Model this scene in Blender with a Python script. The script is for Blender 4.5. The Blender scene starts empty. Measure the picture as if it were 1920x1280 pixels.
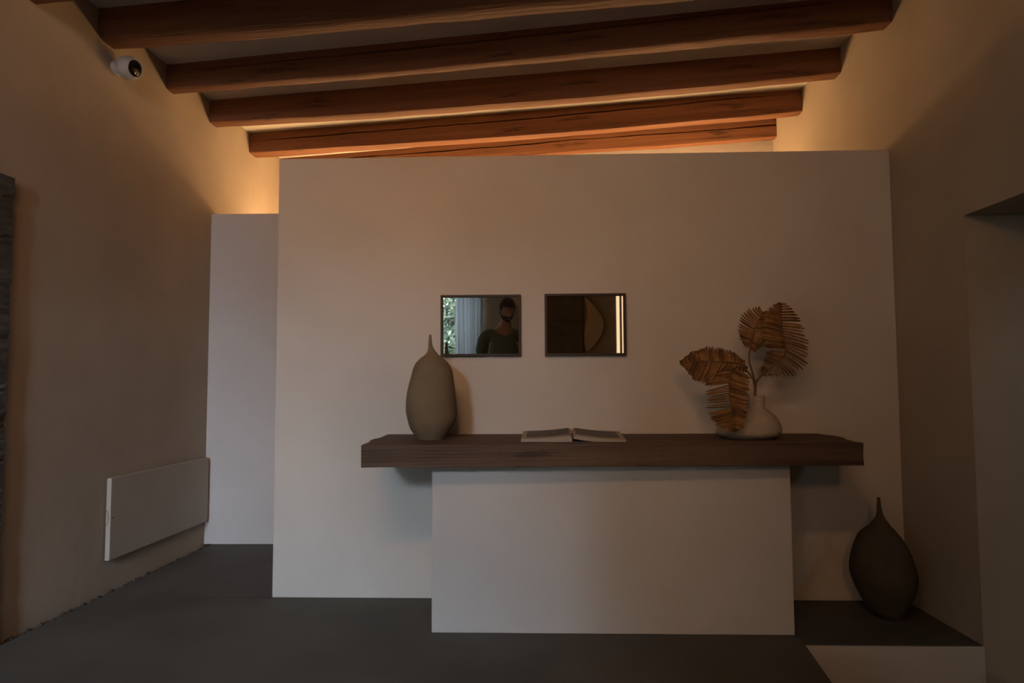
import bpy, bmesh, math, random
from mathutils import Vector, Matrix, noise
random.seed(7)
C = bpy.context.scene.collection
S = bpy.context.scene

# ------------------------------------------------------------------ camera
F_PX, PITCH, ROLL, CAM_H = 1262.9, 0.0607, -0.0045, 1.1
cp, sp, cr, sr = math.cos(PITCH), math.sin(PITCH), math.cos(ROLL), math.sin(ROLL)
FWD = Vector((0, cp, sp)); U0 = Vector((0, -sp, cp)); R0 = Vector((1, 0, 0))
RGT = R0*cr + U0*sr; UPV = U0*cr - R0*sr
CAM = Vector((0, 0, CAM_H))
cam_d = bpy.data.cameras.new('camera'); cam = bpy.data.objects.new('camera', cam_d); C.objects.link(cam)
cam_d.sensor_width = 36.0; cam_d.lens = F_PX/1920*36.0; cam_d.clip_start = 0.05
m = Matrix((RGT, UPV, -FWD)).transposed().to_4x4(); m.translation = CAM
cam.matrix_world = m
S.camera = cam

# ------------------------------------------------------------------ world, lights, exposure
S.view_settings.view_transform = 'Standard'; S.view_settings.look = 'None'
S.view_settings.exposure = 0.0; S.view_settings.gamma = 1.0; S.view_settings.use_curve_mapping = False
w = bpy.data.worlds.new('overcast_sky'); S.world = w; w.use_nodes = True
bg = w.node_tree.nodes['Background']; bg.inputs[0].default_value = (0.62, 0.80, 1.0, 1); bg.inputs[1].default_value = 186.0

def area(name, loc, target, sx, sy, power, col, portal=False, spread=math.pi):
    d = bpy.data.lights.new(name, 'AREA'); d.shape = 'RECTANGLE'; d.size = sx; d.size_y = sy
    d.energy = power; d.color = col; d.spread = spread
    if portal: d.cycles.is_portal = True
    o = bpy.data.objects.new(name, d); C.objects.link(o); o.location = loc
    o.rotation_euler = (Vector(target) - Vector(loc)).to_track_quat('-Z', 'Y').to_euler()
    return o
REAR = -2.6                                     # inner face of the wall behind the camera
WX0, WX1, WZ1 = -2.3, -0.86, 2.75               # garden window opening in that wall
area('window_portal', ((WX0+WX1)/2, REAR-0.74, WZ1/2), ((WX0+WX1)/2, 3, WZ1/2), WX1-WX0, WZ1, 1, (1, 1, 1), portal=True)
WARM = (1.0, 0.59, 0.26)
# cove lighting: the strip lying on the ledge inside the bathroom enclosure, and the lamp in the side passage
BSL = 0.2296
def bw(x): return 5.063 - BSL*(x - 2.01)      # rear wall line, parallel with the beams
for a, b in ((-1.98, -0.68), (-0.65, 0.65), (0.68, 1.95)):
    mx = (a+b)/2
    o = area('cove_light', (mx, bw(mx)-0.24, 2.065), (mx, bw(mx)-0.27, 3), (b-a)*1.016, 0.03, 26.0, WARM)
    o.rotation_euler = (math.pi, 0, math.atan(BSL))
area('side_passage_light', (2.75, 1.45, 2.2), (1.7, 3.2, 0.6), 0.4, 0.3, 2.4, (0.70, 0.88, 1.0))
# added warm fill lamp under the ceiling, out of view, brightening the partition
area('ceiling_fill_light', (-0.62, -0.10, 2.985), (-0.72, 3.5, 1.85), 1.1, 0.17, 9.3, (1.0, 0.53, 0.26), spread=math.radians(98))
area('rear_fill_light', (-0.12, REAR+.10, 2.46), (-1.0, 3.5, 2.1), 0.34, 0.34, 7.5, (1.0, 0.53, 0.26), spread=math.radians(90))  # second added fill on the rear wall, unseen, softens the warm shadows

# ------------------------------------------------------------------ helpers
def ray(px, py): return FWD + RGT*((px-960)/F_PX) - UPV*((py-640)/F_PX)
def at_y(px, py, y): d = ray(px, py); return CAM + d*(y/d.y)
def at_z(px, py, z): d = ray(px, py); return CAM + d*((z-CAM_H)/d.z)
def at_pl(px, py, n, c): d = ray(px, py); return CAM + d*((c - CAM.dot(n))/d.dot(n))
def LW(y): return (-2.3969 + 0.0584*y)/0.9983
def RW(y): return 1.8756 + 0.0266*y
PN = Vector((0.0325, 0.9995, 0)); PC = 3.4967
def PW(x, off=0.0): return (PC - off - 0.0325*x)/0.9995
PT = Vector((0.9995, -0.0325, 0))

ORG = {}
def origin_of(o): return ORG.get(o.name, Vector())
def tag(o, label=None, cat=None, group=None, kind=None):
    if label: o['label'] = label
    if cat: o['category'] = cat
    if group: o['group'] = group
    if kind: o['kind'] = kind
    return o
def thing(name, loc, label, cat, group=None):
    o = bpy.data.objects.new(name, None); C.objects.link(o); o.location = loc; o.empty_display_size = 0.1
    ORG[o.name] = Vector(loc)
    return tag(o, label, cat, group)
def mesh_obj(name, verts, faces, mat, parent=None, loc=None, smooth=False, bevel=0.0, seg=2):
    org = origin_of(parent) if parent else Vector(loc if loc is not None else (0, 0, 0))
    me = bpy.data.meshes.new(name); me.from_pydata([tuple(Vector(v)-org) for v in verts], [], faces)
    bm = bmesh.new(); bm.from_mesh(me); bmesh.ops.recalc_face_normals(bm, faces=bm.faces); bm.to_mesh(me); bm.free()
    if mat: me.materials.append(mat)
    if smooth:
        for p in me.polygons: p.use_smooth = True
    o = bpy.data.objects.new(name, me); C.objects.link(o)
    if parent: o.parent = parent
    else: o.location = org
    ORG[o.name] = org
    if bevel:
        b = o.modifiers.new('bevel', 'BEVEL'); b.width = bevel; b.segments = seg; b.limit_method = 'ANGLE'
    return o
class MB:
    def __init__(s): s.v = []; s.f = []
    def add(s, v, f):
        n = len(s.v); s.v += [Vector(x) for x in v]; s.f += [tuple(i+n for i in q) for q in f]; return s
    def prism(s, poly, z0, z1):
        n = len(poly)
        v = [(x, y, z0) for x, y in poly] + [(x, y, z1) for x, y in poly]
        f = [tuple(range(n))[::-1], tuple(range(n, 2*n))] + [(i, (i+1) % n, n+(i+1) % n, n+i) for i in range(n)]
        return s.add(v, f)
    def box(s, a, b):
        return s.prism([(a[0], a[1]), (b[0], a[1]), (b[0], b[1]), (a[0], b[1])], a[2], b[2])
    def obox(s, o, ux, uy, uz):                 # oriented box: corner + three edge vectors
        o = Vector(o); v = []
        for k in (0, 1):
            for c in ((0, 0), (1, 0), (1, 1), (0, 1)): v.append(o + ux*c[0] + uy*c[1] + uz*k)
        return s.add(v, [(3, 2, 1, 0), (4, 5, 6, 7), (0, 1, 5, 4), (1, 2, 6, 5), (2, 3, 7, 6), (3, 0, 4, 7)])
    def tube(s, pts, rad, n=8, cap=True):
        pts = [Vector(p) for p in pts]; rings = []
        for i, p in enumerate(pts):
            t = (pts[min(i+1, len(pts)-1)] - pts[max(i-1, 0)]).normalized()
            a = t.orthogonal().normalized() if i == 0 else (rings[-1][1] - t*rings[-1][1].dot(t)).normalized()
            b = t.cross(a); r = rad[i] if isinstance(rad, (list, tuple)) else rad
            rings.append(([p + (a*math.cos(2*math.pi*k/n) + b*math.sin(2*math.pi*k/n))*r for k in range(n)], a))
        v = [x for r, _ in rings for x in r]; f = []
        for i in range(len(pts)-1):
            for k in range(n): f.append((i*n+k, i*n+(k+1) % n, (i+1)*n+(k+1) % n, (i+1)*n+k))
        if cap: f += [tuple(range(n))[::-1], tuple(range((len(pts)-1)*n, len(pts)*n))]
        return s.add(v, f)
    def build(s, name, mat, parent=None, **k): return mesh_obj(name, s.v, s.f, mat, parent, **k)
def struct(name, mb, mat, **k):
    o = mb.build(name, mat, **k); o['kind'] = 'structure'; return o

# ------------------------------------------------------------------ materials
def mat(name, col, rough=0.6, metal=0.0, var=None, nscale=(6, 6, 6), bump=0.0, bscale=60, coord='Object', detail=6, spec=0.5, ramp=(0.35, 0.7)):
    M = bpy.data.materials.new(name); M.use_nodes = True
    nt = M.node_tree; N = nt.nodes; L = nt.links; b = N['Principled BSDF']
    b.inputs['Base Color'].default_value = (*col, 1); b.inputs['Roughness'].default_value = rough
    b.inputs['Metallic'].default_value = metal; b.inputs['Specular IOR Level'].default_value = spec
    tc = N.new('ShaderNodeTexCoord')
    if var:
        mp = N.new('ShaderNodeMapping'); mp.inputs['Scale'].default_value = nscale
        n = N.new('ShaderNodeTexNoise'); n.inputs['Scale'].default_value = 1.0; n.inputs['Detail'].default_value = detail
        r = N.new('ShaderNodeValToRGB'); r.color_ramp.elements[0].color = (*col, 1); r.color_ramp.elements[1].color = (*var, 1)
        r.color_ramp.elements[0].position, r.color_ramp.elements[1].position = ramp
        L.new(tc.outputs[coord], mp.inputs[0]); L.new(mp.outputs[0], n.inputs['Vector'])
        L.new(n.outputs['Fac'], r.inputs[0]); L.new(r.outputs[0], b.inputs['Base Color'])
    if bump:
        mp2 = N.new('ShaderNodeMapping'); s = bscale if isinstance(bscale, tuple) else (bscale,)*3
        mp2.inputs['Scale'].default_value = s
        n2 = N.new('ShaderNodeTexNoise'); n2.inputs['Scale'].default_value = 1.0; n2.inputs['Detail'].default_value = 8
        bp = N.new('ShaderNodeBump'); bp.inputs['Strength'].default_value = bump; bp.inputs['Distance'].default_value = 0.01
        L.new(tc.outputs[coord], mp2.inputs[0]); L.new(mp2.outputs[0], n2.inputs['Vector'])
        L.new(n2.outputs['Fac'], bp.inputs['Height']); L.new(bp.outputs[0], b.inputs['Normal'])
    return M
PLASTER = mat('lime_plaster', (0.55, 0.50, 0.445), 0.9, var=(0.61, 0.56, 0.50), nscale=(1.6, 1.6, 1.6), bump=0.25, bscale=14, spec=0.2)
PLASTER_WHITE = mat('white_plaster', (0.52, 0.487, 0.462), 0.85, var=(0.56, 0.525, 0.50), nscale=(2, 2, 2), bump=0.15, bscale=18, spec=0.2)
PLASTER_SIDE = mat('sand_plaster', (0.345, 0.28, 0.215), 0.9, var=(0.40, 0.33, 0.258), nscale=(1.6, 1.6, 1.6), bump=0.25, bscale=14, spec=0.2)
PLASTER_EARTH = mat('brown_earth_plaster', (0.38, 0.28, 0.18), 0.9, var=(0.44, 0.33, 0.215), nscale=(2, 2, 2), bump=0.2, bscale=14, spec=0.2)
CEIL = mat('ceiling_plaster', (0.52, 0.48, 0.42), 0.9, var=(0.58, 0.54, 0.48), nscale=(2, 2, 2), bump=0.2, bscale=20, spec=0.2)
FLOOR = mat('microcement', (0.058, 0.051, 0.041), 0.66, var=(0.088, 0.077, 0.063), nscale=(2.2, 2.2, 2.2), bump=0.08, bscale=30)
GAP = mat('dark_joint', (0.02, 0.017, 0.014), 0.95)
def wood(name, a, b, dark, grain=(0.6, 9, 22), rough=0.65, bump=0.5, dots=True):
    M = mat(name, a, rough, var=b, nscale=grain, bump=bump, bscale=(3, 50, 90), ramp=(0.3, 0.72), spec=0.3)
    nt = M.node_tree; N = nt.nodes; L = nt.links; bs = N['Principled BSDF']
    src = bs.inputs['Base Color'].links[0].from_socket
    tc = [n for n in N if n.type == 'TEX_COORD'][0]
    mp = N.new('ShaderNodeMapping'); mp.inputs['Scale'].default_value = (2.2, 14, 14)
    n = N.new('ShaderNodeTexNoise'); n.inputs['Scale'].default_value = 1; n.inputs['Detail'].default_value = 10; n.inputs['Roughness'].default_value = 0.7
    r = N.new('ShaderNodeValToRGB'); r.color_ramp.elements[0].position = 0.56; r.color_ramp.elements[1].position = 0.70
    mx = N.new('ShaderNodeMix'); mx.data_type = 'RGBA'
    L.new(tc.outputs['Object'], mp.inputs[0]); L.new(mp.outputs[0], n.inputs['Vector']); L.new(n.outputs['Fac'], r.inputs[0])
    L.new(r.outputs[0], mx.inputs[0]); L.new(src, mx.inputs[6]); mx.inputs[7].default_value = (*dark, 1)
    L.new(mx.outputs[2], bs.inputs['Base Color'])
    return M
BEAM = wood('stained_beam_wood', (0.135, 0.050, 0.020), (0.225, 0.092, 0.040), (0.035, 0.012, 0.005))
SHELFW = wood('walnut_brown_shelf_wood', (0.060, 0.035, 0.020), (0.125, 0.074, 0.044), (0.020, 0.011, 0.007), grain=(1.2, 12, 16))
DARKW = wood('dark_door_wood', (0.12, 0.078, 0.045), (0.18, 0.12, 0.07), (0.06, 0.038, 0.022), grain=(9, 9, 0.6))
FRAMEW = mat('dark_frame_wood', (0.020, 0.0125, 0.007), 0.6, var=(0.030, 0.018, 0.010), nscale=(30, 30, 6))
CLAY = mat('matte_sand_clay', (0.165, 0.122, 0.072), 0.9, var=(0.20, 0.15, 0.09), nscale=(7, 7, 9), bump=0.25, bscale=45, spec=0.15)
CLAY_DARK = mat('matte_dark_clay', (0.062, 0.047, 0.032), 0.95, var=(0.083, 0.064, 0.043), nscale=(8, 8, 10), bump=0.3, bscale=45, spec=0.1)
CERAM = mat('rough_white_ceramic', (0.38, 0.325, 0.265), 0.9, var=(0.45, 0.385, 0.315), nscale=(12, 12, 12), bump=0.5, bscale=70, spec=0.15)
INSIDE = mat('vessel_inside', (0.03, 0.022, 0.015), 0.95)
PALM = mat('dried_palm_leaf', (0.20, 0.095, 0.032), 0.75, var=(0.33, 0.17, 0.065), nscale=(25, 25, 25), spec=0.2)
PALM_D = mat('dried_palm_leaf_dark', (0.11, 0.052, 0.02), 0.8, var=(0.20, 0.10, 0.04), nscale=(25, 25, 25), spec=0.2)
STEM = mat('dried_palm_stem', (0.10, 0.058, 0.028), 0.8, var=(0.15, 0.09, 0.045), nscale=(30, 30, 30))
PAPER = mat('book_paper', (0.32, 0.275, 0.225), 0.85, var=(0.36, 0.31, 0.255), nscale=(3, 3, 400))
COVER = mat('book_cover', (0.06, 0.055, 0.05), 0.6)
PRINT = mat('printed_grey_photograph', (0.06, 0.054, 0.046), 0.7, var=(0.125, 0.112, 0.095), nscale=(9, 22, 9))
WHITE = mat('white_painted_panel', (0.36, 0.305, 0.25), 0.6, var=(0.39, 0.335, 0.275), nscale=(3, 3, 3), spec=0.3)
CAMW = mat('white_camera_plastic', (0.40, 0.375, 0.325), 0.45)
CAMB = mat('black_camera_glass', (0.004, 0.004, 0.005), 0.08)
STONE = mat('chiselled_stone', (0.040, 0.036, 0.030), 0.95, var=(0.075, 0.070, 0.060), nscale=(4, 8, 30), bump=0.8, bscale=(20, 20, 60))
PEBBLE = mat('dark_pebbles', (0.022, 0.018, 0.013), 0.85, var=(0.065, 0.055, 0.040), nscale=(40, 40, 40))
METAL = mat('aluminium', (0.6, 0.6, 0.58), 0.4, metal=1.0)
SKIN = mat('skin', (0.42, 0.24, 0.16), 0.6)
SHIRT = mat('grey_green_tshirt', (0.14, 0.16, 0.125), 0.9, bump=0.2, bscale=200)
TROUSER = mat('dark_trousers', (0.03, 0.032, 0.04), 0.9)
HAIR = mat('brown_hair', (0.035, 0.02, 0.012), 0.7, bump=0.5, bscale=120)
SHOE = mat('brown_shoe_leather', (0.06, 0.035, 0.02), 0.5)
EYE = mat('eye', (0.5, 0.48, 0.45), 0.2)
BARK = mat('tree_bark', (0.08, 0.06, 0.045), 0.9)
LEAF = mat('garden_leaf', (0.012, 0.018, 0.010), 0.6, var=(0.040, 0.050, 0.028), nscale=(3, 3, 3))
GRASS = mat('garden_ground', (0.05, 0.06, 0.03), 0.95, var=(0.08, 0.09, 0.05), nscale=(4, 4, 4))
WEAVE = mat('woven_fibre', (0.62, 0.42, 0.24), 0.9, var=(0.70, 0.48, 0.28), nscale=(40, 40, 40), bump=0.4, bscale=80)
def mirror_mat(name, col):
    M = bpy.data.materials.new(name); M.use_nodes = True; b = M.node_tree.nodes['Principled BSDF']
    b.inputs['Base Color'].default_value = (*col, 1); b.inputs['Metallic'].default_value = 1.0; b.inputs['Roughness'].default_value = 0.015
    return M
MIRROR = mirror_mat('smoked_mirror', (0.62, 0.62, 0.58)); BRONZE = mirror_mat('bronze_mirror', (0.68, 0.57, 0.44))
def emit(name, col, s):
    M = bpy.data.materials.new(name); M.use_nodes = True; nt = M.node_tree; nt.nodes.clear()
    e = nt.nodes.new('ShaderNodeEmission'); e.inputs[0].default_value = (*col, 1); e.inputs[1].default_value = s
    nt.links.new(e.outputs[0], nt.nodes.new('ShaderNodeOutputMaterial').inputs[0]); return M
LED = emit('warm_led', (1.0, 0.80, 0.60), 1.55)
def sheer():
    M = bpy.data.materials.new('sheer_curtain'); M.use_nodes = True; nt = M.node_tree; N = nt.nodes; N.clear()
    d = N.new('ShaderNodeBsdfDiffuse'); d.inputs[0].default_value = (0.6, 0.6, 0.6, 1)
    t = N.new('ShaderNodeBsdfTranslucent'); t.inputs[0].default_value = (0.12, 0.12, 0.122, 1)
    mx = N.new('ShaderNodeMixShader'); mx.inputs[0].default_value = 0.35
    nt.links.new(d.outputs[0], mx.inputs[1]); nt.links.new(t.outputs[0], mx.inputs[2])
    nt.links.new(mx.outputs[0], N.new('ShaderNodeOutputMaterial').inputs[0]); return M
SHEER = sheer()
def pane():
    M = bpy.data.materials.new('window_glass'); M.use_nodes = True; nt = M.node_tree; N = nt.nodes; N.clear()
    t = N.new('ShaderNodeBsdfTransparent'); g = N.new('ShaderNodeBsdfGlossy'); g.inputs['Roughness'].default_value = 0.02
    fr = N.new('ShaderNodeFresnel'); mx = N.new('ShaderNodeMixShader')
    nt.links.new(fr.outputs[0], mx.inputs[0]); nt.links.new(t.outputs[0], mx.inputs[1]); nt.links.new(g.outputs[0], mx.inputs[2])
    nt.links.new(mx.outputs[0], N.new('ShaderNodeOutputMaterial').inputs[0]); return M
GLASS = pane()

# ------------------------------------------------------------------ the room shell
CZ = 3.10; PZ = 2.30; LZ = -0.42
YB = 6.3
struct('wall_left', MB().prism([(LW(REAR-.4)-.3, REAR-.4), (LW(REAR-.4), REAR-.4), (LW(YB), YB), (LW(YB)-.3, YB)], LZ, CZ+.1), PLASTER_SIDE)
# right wall with the doorway (far jamb faces the camera)
JY = 2.868; DY0 = 1.72; DZ = at_pl(1805, 405, Vector((1, -0.0266, 0)), 1.8756).z
def slope(x): return JY - 0.0325*(x - 1.95)
def rwbox(mb, y0, y1, z0, z1, th=0.55):
    return mb.prism([(RW(y0), y0), (RW(y0)+th, y0), (RW(y1)+th, y1), (RW(y1), y1)], z0, z1)
rw = MB()
rw.prism([(RW(JY), JY), (RW(JY)+.55, slope(2.5)), (RW(YB)+.55, YB), (RW(YB), YB)], LZ, CZ+.1)
rwbox(rw, REAR-.4, DY0, LZ, CZ+.1)
rw.prism([(RW(DY0), DY0), (RW(DY0)+.55, DY0), (RW(JY)+.55, slope(2.5)), (RW(JY), JY)], DZ, CZ+.1)
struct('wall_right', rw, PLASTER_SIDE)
# rear wall behind the camera, with the garden window opening
rr = MB(); T = 0.80
rr.box((LW(REAR), REAR-T, LZ), (WX0, REAR, CZ+.1)); rr.box((WX1, REAR-T, LZ), (RW(REAR), REAR, CZ+.1))
rr.box((WX0, REAR-T, WZ1), (WX1, REAR, CZ+.1)); rr.box((WX0, REAR-T, LZ), (WX1, REAR, 0.0))
struct('wall_rear', rr, PLASTER_EARTH)
# far wall of the enclosure, against the last beam
struct('wall_back', MB().prism([(-2.2, bw(-2.2)+.004), (2.15, bw(2.15)+.004), (2.15, bw(2.15)+.25), (-2.2, bw(-2.2)+.25)], LZ, CZ+.1), PLASTER)
struct('ceiling', MB().box((-2.9, REAR-.4, CZ), (2.7, YB, CZ+.12)), CEIL)
# partition that carries the shelf
XL = -1.242
def ptpt(x, off): return (x, PW(x, -off))
struct('wall_partition', MB().prism([ptpt(XL, 0), ptpt(RW(3.44), 0), ptpt(RW(3.56), .13), ptpt(XL+.006, .13)], 0, PZ), PLASTER, bevel=0.006)
struct('wall_return', MB().prism([(XL+.006, 3.67), (XL+.13, 3.665), (XL+.19, 4.82), (XL+.06, 4.82)], 0, PZ), PLASTER)
struct('wall_passage', MB().prism([(LW(4.705), 4.705), (XL+.06, 4.689), (XL+.06, 4.82), (LW(4.82), 4.82)], 0, PZ), PLASTER_WHITE, bevel=0.004)
# floors: front slab, slab behind the joint, lowered floor before the doorway
CH = 0.06
SEAM = lambda x: PW(x) + 0.004
ex = lambda y: 1.222 + 0.1595*(y - 2.90)
fl = MB().prism([(LW(REAR)+CH, REAR), (RW(REAR), REAR), (RW(1.55), 1.55), (ex(1.55), 1.55), (ex(2.893), 2.893), (RW(JY), JY+.004), (RW(3.44), SEAM(1.95)-.004), (LW(3.6)+CH, SEAM(-2.1)-.004)], LZ-.004, 0)
struct('floor', fl, FLOOR)
fl2 = MB().prism([(LW(3.6)+CH, SEAM(-2.1)+.004), (RW(3.44), SEAM(1.95)+.004), (RW(5.2), 5.2), (LW(6.0)+CH, 6.0)], LZ-.004, 0)
struct('floor_passage', fl2, FLOOR)
struct('floor_lower', MB().box((-2.95, REAR-.85, -0.56), (3.4, YB, LZ)), FLOOR)
struct('trim_riser', MB().prism([(ex(2.893), 2.884), (RW(JY), JY-.006), (RW(JY), JY+.006), (ex(2.893), 2.896)], LZ, -0.004), PLASTER)
struct('trim_joint', MB().prism([(LW(3.6)+CH, SEAM(-2.1)-.004), (RW(3.44), SEAM(1.95)-.004), (RW(3.44), SEAM(1.95)+.004), (LW(3.6)+CH, SEAM(-2.1)+.004)], -.05, -.0004), GAP)
struct('trim_channel', MB().prism([(LW(REAR), REAR), (LW(REAR)+CH+.01, REAR), (LW(4.7)+CH+.01, 4.7), (LW(4.7), 4.7)], -0.06, -0.045), GAP)
# the side passage behind the doorway
sp_ = MB(); sp_.box((3.2, 0.9, LZ), (3.3, 3.1, 2.6)); sp_.prism([(RW(0.9)+.55, 0.85), (3.3, 0.85), (3.3, 0.95), (RW(.9)+.55, 0.95)], LZ, 2.6)
sp_.prism([(2.48, 3.0), (3.3, 3.0), (3.3, 3.1), (2.48, 3.1)], LZ, 2.6); sp_.box((2.45, 0.85, 2.5), (3.3, 3.1, 2.6)); sp_.box((2.35, .85, LZ-.1), (3.3, 3.1, LZ))
struct('wall_side_passage', sp_, PLASTER)
# ledge inside the enclosure that carries the light strip
struct('trim_ledge', MB().prism([(-2.08, bw(-2.08)), (2.0, bw(2.0)), (2.0, bw(2.0)-.30), (-2.08, bw(-2.08)-.30)], 1.97, 2.05), PLASTER)
t = thing('led_strip', (0, bw(0)-.24, 2.05), 'thin aluminium light strip lying on the ledge behind the partition wall', 'lamp')
MB().prism([(-1.99, bw(-1.99)-.222), (1.96, bw(1.96)-.222), (1.96, bw(1.96)-.258), (-1.99, bw(-1.99)-.258)], 2.05, 2.060).build('profile', METAL, t)

# pebbles in the channel along the left wall
pb = MB()
ico = bmesh.new(); bmesh.ops.create_icosphere(ico, subdivisions=1, radius=1)
iv = [v.co.copy() for v in ico.verts]; jf = [tuple(v.index for v in f.verts) for f in ico.faces]; ico.free()
y = 1.2
while y < 4.66:
    for k in range(3):
        r = random.uniform(.006, .0125); c = Vector((LW(y) + random.uniform(.006, CH-.006), y + random.uniform(-.01, .01), -0.024 + random.uniform(-.010, .010)))
        R = Matrix.Rotation(random.random()*6, 3, Vector((random.random(), random.random(), random.random()+.1)).normalized())
        pb.add([c + R @ Vector((p.x*r*1.3, p.y*r, p.z*r*.75)) for p in iv], jf)
    y += 0.0135
tag(pb.build('gravel', PEBBLE, smooth=True), 'dark pebbles filling the narrow channel between left wall and floor', 'gravel', kind='stuff')

# ------------------------------------------------------------------ ceiling beams
BZ = 2.946
def beam(label, lf, lb, rf, rb, cracks=(), rnd=0.012, seed=0, sag=0.006, drop=0.0, zb0=BZ, slim=0.18):
    A = Vector((LW((lf+lb)/2)-.05, (lf+lb)/2, 0)); B = Vector((RW((rf+rb)/2)+.05, (rf+rb)/2, 0))
    Ln = (B-A).length; ang = math.atan2(B.y-A.y, B.x-A.x); n = 90
    verts = []; faces = []
    for i in range(n+1):
        s = i/n; x = s*Ln
        wd = ((lb-lf)*(1-s) + (rb-rf)*s)*math.cos(ang)*(1 - slim*math.sin(math.pi*s))
        def nz(k, sc=1.3, a=1.0): return noise.noise(Vector((x*sc, seed*7.3+k*3.1, 0.5)))*a
        zb = zb0 - drop*math.sin(math.pi*s)**.8 + nz(1, 1.1, sag) + nz(2, 6, .0025); zt = CZ + .03
        yf = -wd/2 + nz(3, .9, .006) + nz(4, 7, .002); yb = wd/2 + nz(5, .9, .008) + nz(6, 7, .003)
        H = zt - zb; rf_ = rnd*(1 + .5*nz(7, 2))
        rbk = 0.012 + abs(nz(8, 2.5, .012))
        prof = [(yf + .004 + nz(9, 2, .003), zt)]
        for (c0, c1, dep, s0, s1) in cracks:
            zc = zb + H*(1-(c0*(1-s)+c1*s)) + nz(11, 3, .006) + nz(12, 14, .002)
            on = max(0, min(1, (s-s0)*12, (s1-s)*12)); wc = .0045*on*(1+nz(13, 5, .7)) + .0002
            prof += [(yf + nz(14, 4, .0015), zc+wc), (yf + dep*on + .0003, zc), (yf + nz(15, 4, .0015), zc-wc)]
        prof += [(yf, zb+rf_), (yf+rf_*.3, zb+rf_*.3), (yf+rf_, zb), (yf+wd*.5, zb - .002 + nz(16, 5, .002)), (yb-rbk, zb), (yb, zb+rbk*.8), (yb, zt)]
        verts += [(x, a, b) for a, b in prof]
    k = len(verts)//(n+1)
    for i in range(n):
        for j in range(k): faces.append((i*k+j, i*k+(j+1) % k, (i+1)*k+(j+1) % k, (i+1)*k+j))
    faces += [tuple(range(k))[::-1], tuple(range(n*k, n*k+k))]
    o = mesh_obj('ceiling_beam', verts, faces, BEAM)
    for p in o.data.polygons: p.use_smooth = True
    o.data.set_sharp_from_angle(angle=math.radians(28))
    o.location = A; o.rotation_euler = (0, 0, ang)
    return tag(o, label, 'beam', 'wooden ceiling beams')
beam('brown wooden ceiling beam nearest the camera, only its end showing at the top left corner', 2.90, 3.075, 2.20, 2.36, seed=1, zb0=2.872)
beam('brown wooden ceiling beam above the camera, second from the added ceiling fill lamp, out of the frame', 2.28, 2.44, 1.58, 1.73, seed=8)
beam('brown wooden ceiling beam above the camera, closest to the added ceiling fill lamp, out of the frame', 1.66, 1.82, .96, 1.11, seed=9)
beam('thick rounded wooden ceiling beam just above the white security camera', 3.478, 3.641, 2.83, 2.985, rnd=.035, seed=2, drop=.025)
beam('cracked wooden ceiling beam second in front of the lit ones, ending high on the right wall', 4.119, 4.22, 3.345, 3.458, cracks=((.45, .28, .03, .0, .95),), seed=3, drop=.018)
beam('smooth uncracked dark wooden beam in the middle of the ceiling with pale lit underside', 4.654, 4.775, 3.918, 4.036, seed=4, drop=.034)
beam('reddish wooden ceiling beam with a long crack, last one before the partition top', 5.28, 5.43, 4.493, 4.585, cracks=((.52, .30, .03, .0, .97),), seed=5, drop=.028)
beam('bright orange lit wooden beam against the far wall, half hidden behind the partition', 5.90, 5.99, 4.972, 5.058, cracks=((.40, .50, .03, .05, 1.1),), seed=6, sag=.012)

# ------------------------------------------------------------------ plinth and shelf
a = at_z(809, 1186, 0); b = at_z(1491, 1191, 0); d = (b-a).normalized(); nrm = Vector((-d.y, d.x, 0)); STZ = 0.738; TOP = 0.835
t = mesh_obj('plinth', *(lambda q: (q.v, q.f))(MB().prism([(a.x, a.y), (b.x, b.y), (b.x+.012, PW(b.x)-.002), (a.x+.012, PW(a.x)-.002)], 0, STZ)), PLASTER_WHITE, loc=((a.x+b.x)/2, (a.y+b.y)/2, 0), bevel=.004)
tag(t, 'wide white plastered block under the wooden shelf', 'plinth')
fl_, fr_ = at_z(677, 834, TOP), at_z(1620, 830, TOP)
def shelf():
    nx, ny, nzv = 70, 8, 4; v = []; f = []
    def P(s, q, r):
        fx = fl_.lerp(fr_, s); xb = -0.648 + s*(1.548+.648); bk = Vector((xb, PW(xb, .002), 0))
        p = Vector((fx.x, fx.y, 0)).lerp(bk, q)
        e = 1.0 if s in (0, 1) else 0.0
        if s == 0: p.x += .03*q*(1-q)*noise.noise(Vector((q*5, 1, r))) + (-.012 if .3 < q < .6 else 0)
        if s == 1: p.x += .018*noise.noise(Vector((q*4, 9, r))) + (.03 if .45 < q < .8 else 0)
        if q == 0: p.y += .004*noise.noise(Vector((s*14, 3, r*2)))
        p.z = STZ + (TOP-STZ)*r
        if r == 0 and q == 0: p.z += .003*noise.noise(Vector((s*11, 5, 0)))
        return p
    idx = {}
    def vid(i, j, k):
        key = (i, j, k)
        if key not in idx: idx[key] = len(v); v.append(P(i/nx, j/ny, k/nzv))
        return idx[key]
    for i in range(nx):
        for j in range(ny):
            f.append((vid(i, j, 0), vid(i, j+1, 0), vid(i+1, j+1, 0), vid(i+1, j, 0))); f.append((vid(i, j, nzv), vid(i+1, j, nzv), vid(i+1, j+1, nzv), vid(i, j+1, nzv)))
        for k in range(nzv):
            f.append((vid(i, 0, k), vid(i+1, 0, k), vid(i+1, 0, k+1), vid(i, 0, k+1))); f.append((vid(i, ny, k), vid(i, ny, k+1), vid(i+1, ny, k+1), vid(i+1, ny, k)))
    for j in range(ny):
        for k in range(nzv):
            f.append((vid(0, j, k), vid(0, j, k+1), vid(0, j+1, k+1), vid(0, j+1, k))); f.append((vid(nx, j, k), vid(nx, j+1, k), vid(nx, j+1, k+1), vid(nx, j, k+1)))
    return mesh_obj('shelf', v, f, SHELFW, loc=(.43, 3.2, STZ), bevel=.003)
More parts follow.
